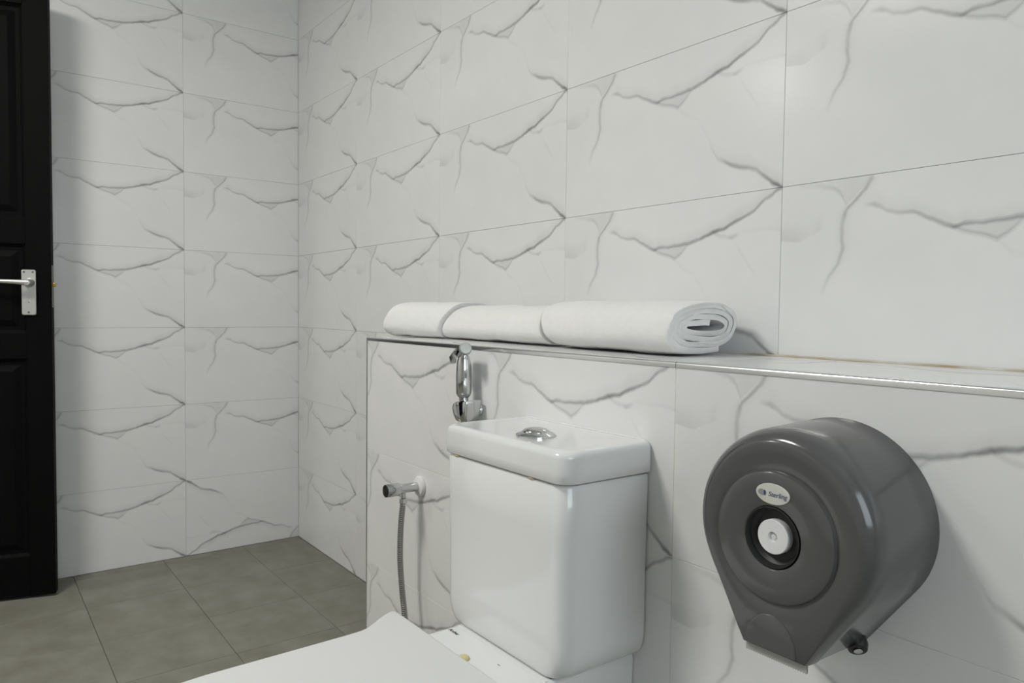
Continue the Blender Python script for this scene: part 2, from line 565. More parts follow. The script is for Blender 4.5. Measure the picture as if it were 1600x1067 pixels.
# back wall (behind the ledge), plane y = 0
S = TT+0.0006
wb = struct(box('wall_back', -0.13, XR, S, 0.13, -0.12, CEIL, MT['grout']), 'white marble tiled wall behind the ledge')
lay_tiles(wb, (0, 0, 0), (1, 0, 0), (0, 0, 1), cuts(0, XR, 0, W), cuts(0, CEIL, 0, H), MT['tile'], u_off=0.0, v_off=0.0,
          skip=lambda a, b, c, d: (a > LX and d < LT) or a > 3.5)
# left wall with the doorway, plane x = 0
DY0, DY1, DZ = -1.685, -0.930, 2.075
bm = bmesh.new()
bm_box(bm, -0.13, -S, DY1, S, -0.12, CEIL)
bm_box(bm, -0.13, -S, YF-0.12, DY0, -0.12, CEIL)
bm_box(bm, -0.13, -S, DY0, DY1, DZ, CEIL)
wl = struct(from_bm('wall_left', bm, MT['grout']), 'white marble tiled wall beside the black door')
lay_tiles(wl, (0, 0, 0), (0, 1, 0), (0, 0, 1), cuts(DY1, 0, YA, W), cuts(0, CEIL, 0, H), MT['tile'], u_off=YA, v_off=0.0,
          flip=lambda i, j: j == 0 and i == 1)
lay_tiles(wl, (0, 0, 0), (0, 1, 0), (0, 0, 1), cuts(-2.4, DY0, YA, W), cuts(0, CEIL, 0, H), MT['tile'], u_off=YA, v_off=0.0)
lay_tiles(wl, (0, 0, 0), (0, 1, 0), (0, 0, 1), cuts(DY0, DY1, YA, W), cuts(DZ, CEIL, 0, H), MT['tile'], u_off=YA, v_off=0.0)
# ledge (half-height boxed-in wall)
wg = struct(box('wall_ledge', LX+S, XR, -LD+0.0008, -0.0002, 0.001, LT-S, MT['ledge_grout']), 'half-height tiled ledge wall carrying the towels')
GAP = 0.0013
fz = cuts(0.005, LT-0.0075, 0.005, H)
lay_tiles(wg, (0, -LD, 0), (1, 0, 0), (0, 0, 1), cuts(LX+0.004, XR, XS, W), fz, MT['tile'], u_off=XS, v_off=0.005, skip=lambda a, b, c, d: a > 3.5)
GAP = 0.0006
lay_tiles(wg, (0, 0, LT), (1, 0, 0), (0, 1, 0), cuts(LX+0.008, XR, XS, W), [-LD+0.009, -0.004], MT['tile'], u_off=XS, v_off=-0.30, skip=lambda a, b, c, d: a > 3.5)
lay_tiles(wg, (LX, 0, 0), (0, -1, 0), (0, 0, 1), [0.003, LD-0.006], fz, MT['tile'], u_off=0.0, v_off=0.005)
# caulk bead along the back of the ledge
bead = [Vector((x, -0.0022, LT+0.0008+0.0009*noise.noise(Vector((x*17, 0, 0))))) for x in [LX+0.01+i*0.02 for i in range(150)]]
sweep('caulk_bead', bead, lambda i: 0.0024, MT['caulk'], wg, n=6)
# chrome edge trim
def trim_strip(name, a, b, axis, label):
    bm = bmesh.new()
    if axis == 'x':
        # quarter-round nosing: profile in y,z
        prof = [(-LD-0.0012, LT-0.0085), (-LD-0.0012, LT-0.003)] + [(-LD+0.0035-0.0047*math.cos(t), LT-0.003+0.0040*math.sin(t)) for t in [math.radians(q) for q in (20, 40, 60, 80)]] + [(-LD+0.0095, LT+0.0008), (-LD+0.0095, LT-0.004), (-LD+0.004, LT-0.0085)]
        loops = [[(x, y, z) for y, z in prof] for x in (a, b)]
    else:
        prof = [(LX-0.0012, -LD+0.0055), (LX-0.0012, -LD-0.0010), (LX+0.0042, -LD-0.0010), (LX+0.0042, -LD+0.0055)]
        loops = [[(x, y, z) for x, y in prof] for z in (a, b)]
    return struct(loft(name, loops, MT['trim'], sharp=30), label)
trim_strip('trim_1', LX-0.001, XS-0.0005, 'x', 'chrome edge strip along the ledge front, door end')
trim_strip('trim_2', XS+0.0005, XR, 'x', 'chrome edge strip along the ledge front above the dispenser')
trim_strip('trim_3', 0.001, LT-0.009, 'z', 'thin upright edge strip at the free corner of the ledge')

# floor
fl = struct(box('floor', -1.4, XR, YF, S, -0.12, -TT-0.0006, MT['floor_grout']), 'grey stone tiled floor')
def fcuts(lo, hi, off): return cuts(lo, hi, off, 0.3)
GAP = 0.0014
lay_tiles(fl, (0, 0, 0), (1, 0, 0), (0, 1, 0), fcuts(0.001, XR, 0.352), fcuts(-3.0, -0.001, -0.238), MT['floor'], u_off=0.352, v_off=-0.238, tw=0.3, th=0.3,
          skip=lambda a, b, c, d: a > LX-0.02 and c > -LD-0.05 and a > LX+0.25)
GAP = 0.0006
struct(box('ceiling', -0.13, XR, YF, 0.13, CEIL, CEIL+0.1, MT['ceiling']), 'white ceiling')
struct(box('wall_front', -0.13, XR, YF-0.12, YF, -0.12, CEIL, MT['paint']), 'plain white wall behind the camera')
struct(box('wall_corridor', -1.5, -1.4, YF, 0.13, -0.12, CEIL, MT['paint']), 'plain corridor wall beyond the door')
# right wall, with an opening for an added glowing panel (cool fill light)
WY0, WY1, WZ0, WZ1 = -1.7, -0.5, 0.95, 2.15
bm = bmesh.new()
bm_box(bm, XR, XR+0.12, YF-0.12, WY0, -0.12, CEIL)
bm_box(bm, XR, XR+0.12, WY1, 0.13, -0.12, CEIL)
bm_box(bm, XR, XR+0.12, WY0, WY1, -0.12, WZ0)
bm_box(bm, XR, XR+0.12, WY0, WY1, WZ1, CEIL)
struct(from_bm('wall_right', bm, MT['paint']), 'plain white wall around the added fill panel')
wn = struct(box('fill_panel_1', XR+0.07, XR+0.075, WY0, WY1, WZ0, WZ1, emit('cool_fill_glow', (0.86, 0.95, 1.0), FILL_STRENGTH)), 'added glowing panel giving cool fill light')
for k, (a, b, c, d) in enumerate(((WY0, WY0+0.05, WZ0, WZ1), (WY1-0.05, WY1, WZ0, WZ1), (WY0+0.05, WY1-0.05, WZ0, WZ0+0.05), (WY0+0.05, WY1-0.05, WZ1-0.05, WZ1))):
    box('fill_panel_frame', XR+0.03, XR+0.069, a, b, c, d, MT['lampwhite'], wn, bev=0.003)

# ------------------------------------------------------------------ ceiling lamps
for (x, y), col, watts, R in LAMPS:
    lab = 'warm round ceiling lamp over the toilet side' if x > 1 else 'round ceiling lamp near the door wall'
    t = tag(empty('ceiling_lamp', (x, y, CEIL)), lab, 'lamp', 'ceiling lamps')
    M = Matrix.Translation((x, y, CEIL-0.03))
    lathe('lamp_ring', [(R, 0.0), (R+0.02, 0.0), (R+0.025, 0.008), (R+0.025, 0.0297), (R, 0.0297), (R, 0.0)], MT['lampwhite'], t, M=M)
    lathe('lamp_diffuser', [(0, 0.012), (R-0.0005, 0.012), (R-0.0005, 0.016), (0, 0.016)], emit('lamp_glow', col, 4.0), t, M=M)
    ld = bpy.data.lights.new('lamp_light', 'AREA')
    ld.shape = 'DISK'; ld.size = 2*R; ld.energy = watts; ld.color = col
    lo = bpy.data.objects.new('lamp_light', ld)
    COL.objects.link(lo)
    lo.location = (x, y, CEIL-0.022)
    lo.parent = t
    lo.matrix_parent_inverse = Matrix.Translation((-x, -y, -CEIL))

# ------------------------------------------------------------------ door
P0 = Vector((0.175, -0.907, 0)); ed = Vector((-0.263, -0.965, 0)).normalized()
nn = Vector((-ed.y, ed.x, 0))                      # towards the room
DM = Matrix(((ed.x, nn.x, 0, P0.x), (ed.y, nn.y, 0, P0.y), (0, 0, 1, 0.008), (0, 0, 0, 1)))
# local: x along the leaf from the free edge, y = outwards from the visible face (0), z up
DW, DH, DT = 0.74, 2.045, 0.038
door = struct(empty('door_1', P0), 'black panelled door standing ajar')
bx = lambda name, a, b, c, d, e, f, m=MT['door'], par=None, bev=0.0015: box(name, a, b, c, d, e, f, m, par or door, bev=bev, M=DM)
ST = 0.072
rails = [(0.0, 0.135), (0.795, 0.880), (1.172, 1.255), (1.945, DH)]
bx('stile', 0, ST, -DT, 0, 0, DH); bx('stile', DW-ST, DW, -DT, 0, 0, DH); bx('stile', DW/2-0.035, DW/2+0.035, -DT, 0, 0.135, 1.945)
for z0, z1 in rails: bx('rail', ST, DW-ST, -DT, -0.0003, z0, z1)
for (z0, z1) in ((0.135, 0.795), (0.880, 1.172), (1.255, 1.945)):
    for x0, x1 in ((ST, DW/2-0.035), (DW/2+0.035, DW-ST)):
        bm = bmesh.new()
        L0 = [(x0, -0.012), (x0+0.028, -0.012), (x0+0.045, -0.004)]
        rings = []
        for ins, y in ((0, -0.005), (0.010, -0.013), (0.022, -0.013), (0.042, -0.004), (0.044, -0.004)):
            rings.append([(x0+ins, y, z0+ins), (x1-ins, y, z0+ins), (x1-ins, y, z1-ins), (x0+ins, y, z1-ins)])
        rings.insert(0, [(x0, -DT+0.008, z0), (x1, -DT+0.008, z0), (x1, -DT+0.008, z1), (x0, -DT+0.008, z1)])
        loft('panel', rings, MT['door'], door, sharp=20, M=DM)
# lever handle on its plate
bm = bmesh.new()
pl = loft('handle_plate', [[(x, y, z) for x, z in rrect(0.043+i, 0.0835-i, 0.939+i, 1.088-i, 0.006, 4)] for y, i in ((0.0005, 0), (0.0065, 0), (0.0085, 0.002))], MT['alu'], door, sharp=25, M=DM)
lathe('lever_boss', [(0.015, 0.0), (0.015, 0.004), (0.0125, 0.008), (0.0115, 0.038), (0.009, 0.044), (0, 0.045)], MT['alu'], pl, n=24, M=DM @ align((0.060, 0.0085, 1.045), (0, 1, 0)))
lev = catmull([(0.056, 0.044, 1.045), (0.075, 0.046, 1.0455), (0.10, 0.046, 1.0465), (0.14, 0.045, 1.0475), (0.17, 0.043, 1.047)], 6)
o = sweep('lever', [DM @ p for p in lev], lambda i: 0.0098-0.0045*min(1, i/24.0), MT['alu'], pl, n=14, sharp=60)
for x, z in ((0.051, 1.080), (0.0755, 1.080), (0.0635, 0.948)):
    lathe('screw', [(0.0032, 0), (0.0032, 0.0008), (0.0012, 0.0008), (0, 0.0002)], MT['screw'], pl, n=12, M=DM @ align((x, 0.0085, z), (0, 1, 0)))
lathe('privacy_turn', [(0.0042, 0), (0.0042, 0.0014), (0, 0.0018)], MT['alu'], pl, n=16, M=DM @ align((0.0625, 0.0085, 0.984), (0, 1, 0)))
box('turn_slot', 0.0613, 0.0637, 0.0103, 0.0107, 0.980, 0.983, MT['screw'], pl, M=DM)
box('turn_mark', 0.061, 0.065, 0.0086, 0.009, 0.9945, 0.9955, MT['screw'], pl, M=DM)
box('latch_bolt', -0.011, -0.0005, -0.022, -0.010, 1.034, 1.047, MT['brass'], door, bev=0.002, M=DM)
box('latch_plate', -0.0012, -0.0002, -0.028, -0.004, 0.965, 1.105, MT['screw'], door, M=DM)
# frame of the doorway
bm = bmesh.new()
bm_box(bm, -0.134, -0.0005, DY1-0.028, DY1-0.0005, 0.0005, DZ-0.0005)
bm_box(bm, -0.134, -0.0005, DY0+0.0005, DY0+0.028, 0.0005, DZ-0.0005)
bm_box(bm, -0.134, -0.0005, DY0+0.028, DY1-0.028, DZ-0.028, DZ-0.0005)
struct(from_bm('trim_4', bm, MT['door']), 'black frame of the doorway')

# ------------------------------------------------------------------ toilet
toilet = tag(empty('toilet', (2.10, -0.6, 0)), 'white ceramic close-coupled toilet with its seat lid closed', 'toilet')
CXL, CXR, CYF, CYB = 1.936, 2.262, -0.4590, -LD-0.0006
def cist_loop(z, dx, dy):
    return [(x, y, z) for x, y in rrect(CXL+dx, CXR-dx, CYF+dy, CYB, (0.030, 0.030, 0.006, 0.006), 8)]
loops = []
zb = 0.4305
for i in range(9):
    t = math.radians(90*i/8)
    loops.append(cist_loop(zb+0.045*(1-math.cos(t)), 0.022*(1-math.sin(t)), 0.005*(1-math.sin(t))))
for z, d in ((0.56, 0.0), (0.65, -0.001), (0.722, -0.002)): loops.append(cist_loop(z, d, d))
loops += [cist_loop(0.7258, 0.0005, 0.0005), cist_loop(0.7258, 0.010, 0.008), cist_loop(0.7300, 0.011, 0.009)]
cist = loft('cistern', loops, MT['ceramic'], toilet, sharp=50)
LX0, LX1, LYF = 1.9315, 2.2685, -0.4645
def lid_loop(z, d):
    return [(x, y, z) for x, y in rrect(LX0+d, LX1-d, LYF+d, CYB, (0.028, 0.028, 0.006, 0.006), 8)]
ll = [lid_loop(0.7288, 0.004), lid_loop(0.7288, 0.0015), lid_loop(0.7305, 0.0), lid_loop(0.745, -0.0005), lid_loop(0.766, 0.0005)]
for i in range(1, 7):
    t = math.radians(90*i/6)
    ll.append(lid_loop(0.766+0.0115*math.sin(t), 0.0005+0.011*(1-math.cos(t))))
ll += [lid_loop(0.7772, 0.018), lid_loop(0.7762, 0.030)]
clid = loft('cistern_lid', ll, MT['ceramic'], toilet, sharp=60)
sweep('wall_sealant', [Vector((LX0+0.012+i*(LX1-LX0-0.024)/20, CYB+0.0006, 0.7770)) for i in range(21)], lambda i: 0.0013, MT['white_plastic'], clid, n=8)
# flush button
bp_ = (2.121, -0.399)
fb = lathe('flush_button', [(0.0330, 0.0), (0.0330, 0.002), (0.0300, 0.0042), (0.0235, 0.0068), (0.0225, 0.0060), (0.0225, 0.0)], MT['chrome'], toilet, n=40, M=Matrix.Translation((bp_[0], bp_[1], 0.7764)))
for s in (-1, 1):
    prof = []
    loops = []
    for rr, h in ((0.0222, 0.0045), (0.0222, 0.0075), (0.019, 0.0105), (0.013, 0.0125), (0.006, 0.0133)):
        L_ = []
        for i in range(17):
            a = math.radians(-90+180*i/16)
            L_.append((bp_[0]+s*(0.0004+max(0, rr*math.cos(a))), bp_[1]+rr*math.sin(a), 0.7764+h))
        loops.append(L_)
    loft('push_button', loops, MT['chrome'], fb, sharp=50)
# silicone dabs squeezed out of the lid joint
for x, y in ((1.977, -0.4600), (2.187, -0.4600)):
    bm = bmesh.new()
    bmesh.ops.create_uvsphere(bm, u_segments=12, v_segments=8, radius=1.0, matrix=Matrix.Translation((x, y, 0.7268)) @ Matrix.Diagonal((0.0085, 0.0030, 0.0022, 1)))
    from_bm('silicone_dab', bm, MT['amber'], clid, smooth=True)['label'] = 'amber silicone dab'
# rear deck of the pan, under the cistern
dk = []
for z, d in ((0.10, 0.03), (0.24, 0.010), (0.36, 0.002), (0.418, 0.0), (0.425, 0.0015), (0.4285, 0.005), (0.4290, 0.009)):
    dk.append([(x, y, z) for x, y in rrect(1.983+d, 2.238-d, -0.60+d, CYB, (0.02, 0.02, 0.004, 0.004), 5)])
deck = loft('pan_deck', dk, MT['ceramic'], toilet, sharp=50)
box('cistern_gasket', 1.985, 2.228, -0.4500, CYB-0.001, 0.4286, 0.4312, MT['ink'], toilet)
box('deck_lip', 1.990, 2.231, -0.4640, -0.4575, 0.4286, 0.4300, MT['ceramic'], deck, bev=0.0006)
text_mesh('brand_print', 'Archer', 0.0098, MT['ink'], deck, Matrix.Translation((2.0075, -0.4815, 0.4294)))
def egg(cx, hw, y0, y1, z, n=48, p=2.4):
    """oval between y0 (rear) and y1 (front)"""
    out = []
    cy, hl = (y0+y1)/2, (y0-y1)/2
    for i in range(n):
        a = 2*math.pi*i/n
        c, s = math.cos(a), math.sin(a)
        out.append((cx+hw*math.copysign(abs(c)**(2/p), c), cy+hl*math.copysign(abs(s)**(2/p), s), z))
    return out
bowl = [egg(2.105, 0.115, -0.35, -0.80, 0.0002), egg(2.105, 0.110, -0.36, -0.79, 0.03), egg(2.105, 0.100, -0.38, -0.80, 0.14), egg(2.105, 0.118, -0.42, -0.85, 0.22),
        egg(2.105, 0.150, -0.46, -0.92, 0.30), egg(2.105, 0.172, -0.48, -0.965, 0.37), egg(2.105, 0.174, -0.48, -0.97, 0.395), egg(2.105, 0.168, -0.486, -0.963, 0.402),
        egg(2.105, 0.130, -0.53, -0.925, 0.402), egg(2.105, 0.118, -0.54, -0.91, 0.385), egg(2.105, 0.085, -0.56, -0.84, 0.28), egg(2.105, 0.04, -0.62, -0.74, 0.22)]
loft('pan_bowl', bowl, MT['ceramic'], toilet, sharp=60)
seat = [egg(2.105, 0.172, -0.555, -0.972, 0.4035, p=2.8), egg(2.105, 0.176, -0.551, -0.976, 0.411, p=2.8), egg(2.105, 0.170, -0.556, -0.970, 0.4195, p=2.8),
        egg(2.105, 0.120, -0.61, -0.915, 0.4195, p=2.4), egg(2.105, 0.114, -0.615, -0.908, 0.411, p=2.4), egg(2.105, 0.118, -0.61, -0.912, 0.4035, p=2.4), egg(2.105, 0.172, -0.555, -0.972, 0.4035, p=2.8)]
loft('seat', seat, MT['plastic'], toilet, cap=(False, False), sharp=60)
# seat lid: straight sides, flared square rear corners
def half_outline():
    pts = [(0.0, -0.5305), (0.12, -0.5305), (0.195, -0.5307), (0.207, -0.5325), (0.2125, -0.538), (0.2115, -0.545), (0.204, -0.560), (0.192, -0.579), (0.181, -0.595), (0.173, -0.608), (0.1695, -0.620),
           (0.168, -0.64), (0.1665, -0.70), (0.1655, -0.76), (0.1645, -0.82), (0.1635, -0.87), (0.160, -0.905), (0.150, -0.935), (0.130, -0.96), (0.10, -0.978), (0.06, -0.988), (0.0, -0.991)]
    return pts
h0 = half_outline()
full = [(-a, b) for a, b in h0] + [(a, b) for a, b in h0[-2:0:-1]]
LSGN = 1 if sum(full[i-1][0]*full[i][1]-full[i][0]*full[i-1][1] for i in range(len(full))) > 0 else -1
def lidl(z, d):
    out = []
    n = len(full)
    for i, (a, b) in enumerate(full):
        p, q = full[i-1], full[(i+1) % n]
        t = Vector((q[0]-p[0], q[1]-p[1])).normalized()
        nx, ny = -t.y*LSGN, t.x*LSGN   # inward
        out.append((2.100+a+nx*d, b+ny*d, z))
    return out
sl = [lidl(0.4225, 0.004), lidl(0.4245, 0.001), lidl(0.429, 0.0), lidl(0.434, 0.0), lidl(0.4375, 0.0012), lidl(0.4395, 0.0030), lidl(0.4405, 0.0052), lidl(0.44055, 0.0066)]
loft('seat_lid', sl, MT['plastic'], toilet, sharp=60)
for x in (2.045, 2.160):
    lathe('seat_hinge', [(0.009, -0.012), (0.009, 0.012), (0, 0.012)], MT['plastic'], toilet, n=16, M=align((x, -0.541, 0.4305), (1, 0, 0)) if False else Matrix.Translation((x, -0.552, 0.4165)))
bm = bmesh.new()
bmesh.ops.create_uvsphere(bm, u_segments=16, v_segments=10, radius=1.0, matrix=Matrix.Translation((2.099, -0.5215, 0.4290)) @ Matrix.Diagonal((0.010, 0.010, 0.007, 1)))
from_bm('hinge_cap', bm, MT['yellowed'], deck, smooth=True)['label'] = 'yellowed round hinge cap'
box('scratch_mark', 2.144, 2.150, -0.4885, -0.4872, 0.4289, 0.4293, MT['screw'], deck)

# ------------------------------------------------------------------ angle valve and hose
YW = -LD
valve = tag(empty('angle_valve', (1.541, YW, 0.562)), 'small chrome angle valve with white flange low on the ledge wall', 'valve')
vm = align((1.541, YW-0.0005, 0.562), (0, -1, 0))
lathe('wall_flange', [(0.0, 0.0), (0.024, 0.0), (0.0245, 0.003), (0.022, 0.008), (0.0135, 0.0105), (0.0, 0.0105)], MT['white_plastic'], valve, n=32, M=vm)
lathe('valve_body', [(0.0108, 0.0105), (0.0108, 0.050), (0.0122, 0.052), (0.0122, 0.056)], MT['chrome'], valve, n=24, M=vm)
kn = lathe('valve_knob', [(0.0126, 0.0565), (0.0150, 0.058), (0.0156, 0.088), (0.0146, 0.0895), (0.0146, 0.091), (0.0, 0.091)], MT['chrome'], valve, n=28, M=vm)
lathe('knob_cap', [(0.0140, 0.0912), (0.0140, 0.0925), (0.011, 0.0935), (0, 0.0935)], MT['black'], kn, n=28, M=vm)
lathe('outlet', [(0.0055, 0.0), (0.0055, 0.0142), (0, 0.0142)], MT['chrome'], valve, n=16, M=align((1.541, YW-0.046, 0.5545), (0, 0, -1)))

spray = tag(empty('bidet_sprayer', (1.772, YW-0.031, 0.745)), 'chrome hand bidet sprayer hanging at the ledge edge, with its steel hose', 'sprayer')
hp = catmull([(1.541, YW-0.046, 0.536), (1.5365, YW-0.050, 0.47), (1.536, YW-0.051, 0.40), (1.541, YW-0.050, 0.345), (1.553, YW-0.050, 0.29), (1.59, YW-0.055, 0.21), (1.68, YW-0.06, 0.15), (1.79, YW-0.055, 0.17),
              (1.855, YW-0.035, 0.28), (1.868, YW-0.018, 0.44), (1.855, YW-0.018, 0.58), (1.815, YW-0.022, 0.68), (1.779, YW-0.029, 0.728), (1.7725, YW-0.031, 0.75)], 60)
# resample evenly for the ribs
res, acc_ = [hp[0]], 0.0
stepl = 0.0011
for a, b in zip(hp, hp[1:]):
    d = (b-a).length
    while acc_+d >= stepl:
        t = (stepl-acc_)/d
        a = a.lerp(b, t); d = (b-a).length; acc_ = 0.0
        res.append(a)
    acc_ += d
hose = sweep('hose', res, lambda i: 0.0066+0.0006*(1 if i % 4 < 2 else -0.6), MT['steel'], spray, n=10)
lathe('hose_nut', [(0.0062, 0), (0.0105, 0.001), (0.0105, 0.011), (0.0068, 0.013), (0.0062, 0.019), (0.0, 0.019)], MT['chrome'], hose, n=6, M=align((1.541, YW-0.046, 0.5400), (0, 0, -1)), sharp=20)
# sprayer handle, head and trigger
hx, hy = 1.7715, YW-0.031
lathe('handle', [(0.0, 0.790), (0.0095, 0.790), (0.0100, 0.798), (0.0140, 0.802), (0.0162, 0.808), (0.0166, 0.846), (0.0160, 0.862), (0.0142, 0.874), (0.0112, 0.884), (0, 0.888)], MT['chrome'], spray, n=32, M=Matrix.Translation((hx, hy, 0)))
hd_ = Vector((0.046, -0.020, 0.019)).normalized()
hc = Vector((hx-0.010, hy+0.002, 0.886))
head = lathe('spray_head', [(0.0, -0.010), (0.0090, -0.008), (0.0115, 0.0), (0.0118, 0.034), (0.0132, 0.0385), (0.0136, 0.0440), (0.0126, 0.0460), (0.0, 0.0463)], MT['chrome'], spray, n=28, M=align(hc, hd_))
lathe('spray_face', [(0.0, 0.0464), (0.0108, 0.0464), (0.0108, 0.0471), (0.0, 0.0474)], MT['alu'], head, n=24, M=align(hc, hd_))
tp = [Vector((hx+0.006, hy-0.006, 0.9035)), Vector((hx-0.010, hy-0.010, 0.8960)), Vector((hx-0.022, hy-0.012, 0.884)), Vector((hx-0.0245, hy-0.012, 0.868))]
tl = []
for p, hw_, th_ in zip(tp, (0.008, 0.0088, 0.0082, 0.0065), (0.0030, 0.0036, 0.0032, 0.0024)):
    tl.append([p+Vector((dx, dy, dx*0.7)) for dx, dy in ((-th_, -hw_), (th_, -hw_), (th_, hw_), (-th_, hw_))])
loft('trigger', tl, MT['chrome'], spray, sharp=50)
# lower collar, leaning into the wall holder
cl_ = []
for z, dx, ra, rb in ((0.7485, -0.002, 0.007, 0.008), (0.752, -0.004, 0.0105, 0.011), (0.762, -0.009, 0.0125, 0.013), (0.776, -0.013, 0.0125, 0.014), (0.784, -0.012, 0.0110, 0.013), (0.7895, -0.005, 0.0085, 0.010)):
    cl_.append([(hx+dx+ra*math.cos(2*math.pi*k/24), hy-0.004+rb*math.sin(2*math.pi*k/24), z+0.10*ra*math.cos(2*math.pi*k/24)) for k in range(24)])
loft('collar', cl_, MT['chrome'], spray, sharp=45)
holder = tag(empty('sprayer_holder', (1.80, YW, 0.77)), 'chrome wall bracket holding the bidet sprayer above the cistern', 'bracket')
lathe('wall_rose', [(0.0, 0.0004), (0.0125, 0.0004), (0.0125, 0.006), (0.011, 0.009), (0.0, 0.009)], MT['chrome'], holder, n=28, M=align((1.7885, YW, 0.772), (0, -1, 0)))
cup = []
for z, xa, xb, yb in ((0.7475, 1.778, 1.793, 0.040), (0.751, 1.7765, 1.797, 0.043), (0.765, 1.7765, 1.803, 0.047), (0.789, 1.7765, 1.807, 0.049), (0.7925, 1.778, 1.8055, 0.0475)):
    cup.append([(x, y, z+(0.10*(x-1.778))) for x, y in rrect(xa, xb, YW-yb, YW-0.0092, 0.0045, 4)])
loft('bracket_cup', cup, MT['chrome'], holder, sharp=40)

# ------------------------------------------------------------------ jumbo roll dispenser
disp = tag(empty('toilet_roll_dispenser', (2.577, YW, 0.735)), 'large round smoked-grey toilet roll dispenser on the ledge wall', 'dispenser')
DC = Vector((2.577, YW, 0.735)); DR = 0.1165; DD = 0.1335
BE = (0.040, -0.1440)                # half width and height of the bottom edge
# tangent from bottom corner to the circle
def tang():
    px, pz = BE
    d = math.hypot(px, pz)
    a = math.atan2(pz, px); b = math.acos(DR/d)
    return a+b                         # angle of the tangent point on the right side
TA = tang()
base = []
na = 60
a0, a1 = TA, math.pi-TA               # counter-clockwise over the top, TA negative
for i in range(na+1):
    a = a0+(a1-a0)*i/na
    base.append((DR*math.cos(a), DR*math.sin(a)))
lp_, rp_ = (-BE[0], BE[1]), (BE[0], BE[1])
L0, R0 = base[-1], base[0]
for k in range(1, 6): base.append((L0[0]+(lp_[0]-L0[0])*k/6, L0[1]+(lp_[1]-L0[1])*k/6))
base.append(lp_)
for k in range(1, 8): base.append((lp_[0]+(rp_[0]-lp_[0])*k/8, BE[1]-0.004*math.sin(math.pi*k/8)*0))
base.append(rp_)
for k in range(1, 6): base.append((rp_[0]+(R0[0]-rp_[0])*k/6, rp_[1]+(R0[1]-rp_[1])*k/6))
def dl(y, ins, zofs=0.0):
    out = []
    for x, z in base:
        r = math.hypot(x, z)
        f = 1.0 if ins < 0.0016 else min(1.0, max(0.22, 1.0-0.78*(-0.055-z)/0.085))
        k = (r-ins*f)/r
        out.append((DC.x+x*k, YW-y, DC.z+z*k))
    return out
FR = 0.030
loops = [dl(0.0004, -0.0010), dl(0.003, -0.0010), dl(0.0045, 0.0)]
loops += [dl(0.04, 0.0), dl(DD-FR, 0.0015)]
for i in range(1, 9):
    t = math.radians(90*i/8)
    loops.append(dl(DD-FR+FR*math.sin(t), 0.0015+0.019*(1-math.cos(t))))
# front face: blend to the round centre plate
cc = (-0.002, -0.008)
def circ(r, y):
    out = []
    for x, z in base:
        a = math.atan2(z-cc[1], x-cc[0])
        out.append((DC.x+cc[0]+r*math.cos(a), YW-y, DC.z+cc[1]+r*math.sin(a)))
    return out
loops += [circ(0.0790, DD+0.0004), circ(0.0775, DD-0.0004), circ(0.0755, DD-0.0004), circ(0.0740, DD+0.0034), circ(0.0715, DD+0.0045), circ(0.060, DD+0.0048), circ(0.0375, DD+0.0050), circ(0.0360, DD+0.0040), circ(0.0350, DD-0.006), circ(0.030, DD-0.010), circ(0.012, DD-0.010)]
cover = loft('cover', loops, MT['smoke'], disp, sharp=38)
fm = align((DC.x+cc[0]-0.001, YW-DD, DC.z+cc[1]), (0, -1, 0))
lathe('hub_cup', [(0.0, -0.0094), (0.0285, -0.0094), (0.0338, -0.0062), (0.0348, 0.0040), (0.0338, 0.0042), (0.0322, -0.0050), (0.0280, -0.0085), (0.0, -0.0085)], MT['smoke_dark'], disp, n=40, M=fm)
hub = lathe('hub', [(0.0198, -0.0084), (0.0198, 0.0005), (0.0190, 0.0015), (0.0060, 0.0015), (0.0056, -0.0020), (0.0032, -0.0022), (0.0030, -0.0008), (0, -0.0006)], MT['white_plastic'], disp, n=40, M=fm)
hub['label'] = 'round white plastic hub'
# oval maker's label
LC = Vector((DC.x-0.0015, YW-DD-0.0050, DC.z+0.0420))
lab_n = Vector((0, -1, 0))
lloops = []
for y, k in ((0.0, 1.0), (0.0008, 1.0), (0.0012, 0.97)):
    lloops.append([(LC.x+0.0215*k*math.cos(2*math.pi*i/40), LC.y-y, LC.z+0.0118*k*math.sin(2*math.pi*i/40)) for i in range(40)])
lab = loft('maker_label', lloops, MT['label'], disp, sharp=40)
lab['label'] = 'oval cream label with blue lettering'
TM = Matrix.Translation((LC.x+0.0065, LC.y-0.0013, LC.z-0.0004)) @ Matrix.Rotation(math.radians(90), 4, 'X')
text_mesh('label_lettering', 'Sterling', 0.0078, MT['navy'], lab, TM, shear=0.25)
bm = bmesh.new()
vv = [bm.verts.new((LC.x-0.0138+0.0046*math.cos(2*math.pi*i/20)*(1.0), LC.y-0.0014, LC.z+0.0002+0.0034*math.sin(2*math.pi*i/20))) for i in range(20)]
f = bm.faces.new(vv)
ex = bmesh.ops.extrude_face_region(bm, geom=[f])
bmesh.ops.translate(bm, vec=(0, -0.0002, 0), verts=[v for v in ex['geom'] if isinstance(v, bmesh.types.BMVert)])
from_bm('label_emblem', bm, MT['grey_print'], lab)
bm = bmesh.new()
pts = [(LC.x-0.0102+0.0020*math.cos(a)*(1 if math.cos(a) > 0 else 0.25), LC.z+0.0002+0.0030*math.sin(a)) for a in [2*math.pi*i/20 for i in range(20)]]
f = bm.faces.new([bm.verts.new((x, LC.y-0.0016, z)) for x, z in pts])
ex = bmesh.ops.extrude_face_region(bm, geom=[f])
bmesh.ops.translate(bm, vec=(0, -0.0002, 0), verts=[v for v in ex['geom'] if isinstance(v, bmesh.types.BMVert)])
from_bm('label_emblem', bm, MT['navy'], lab)
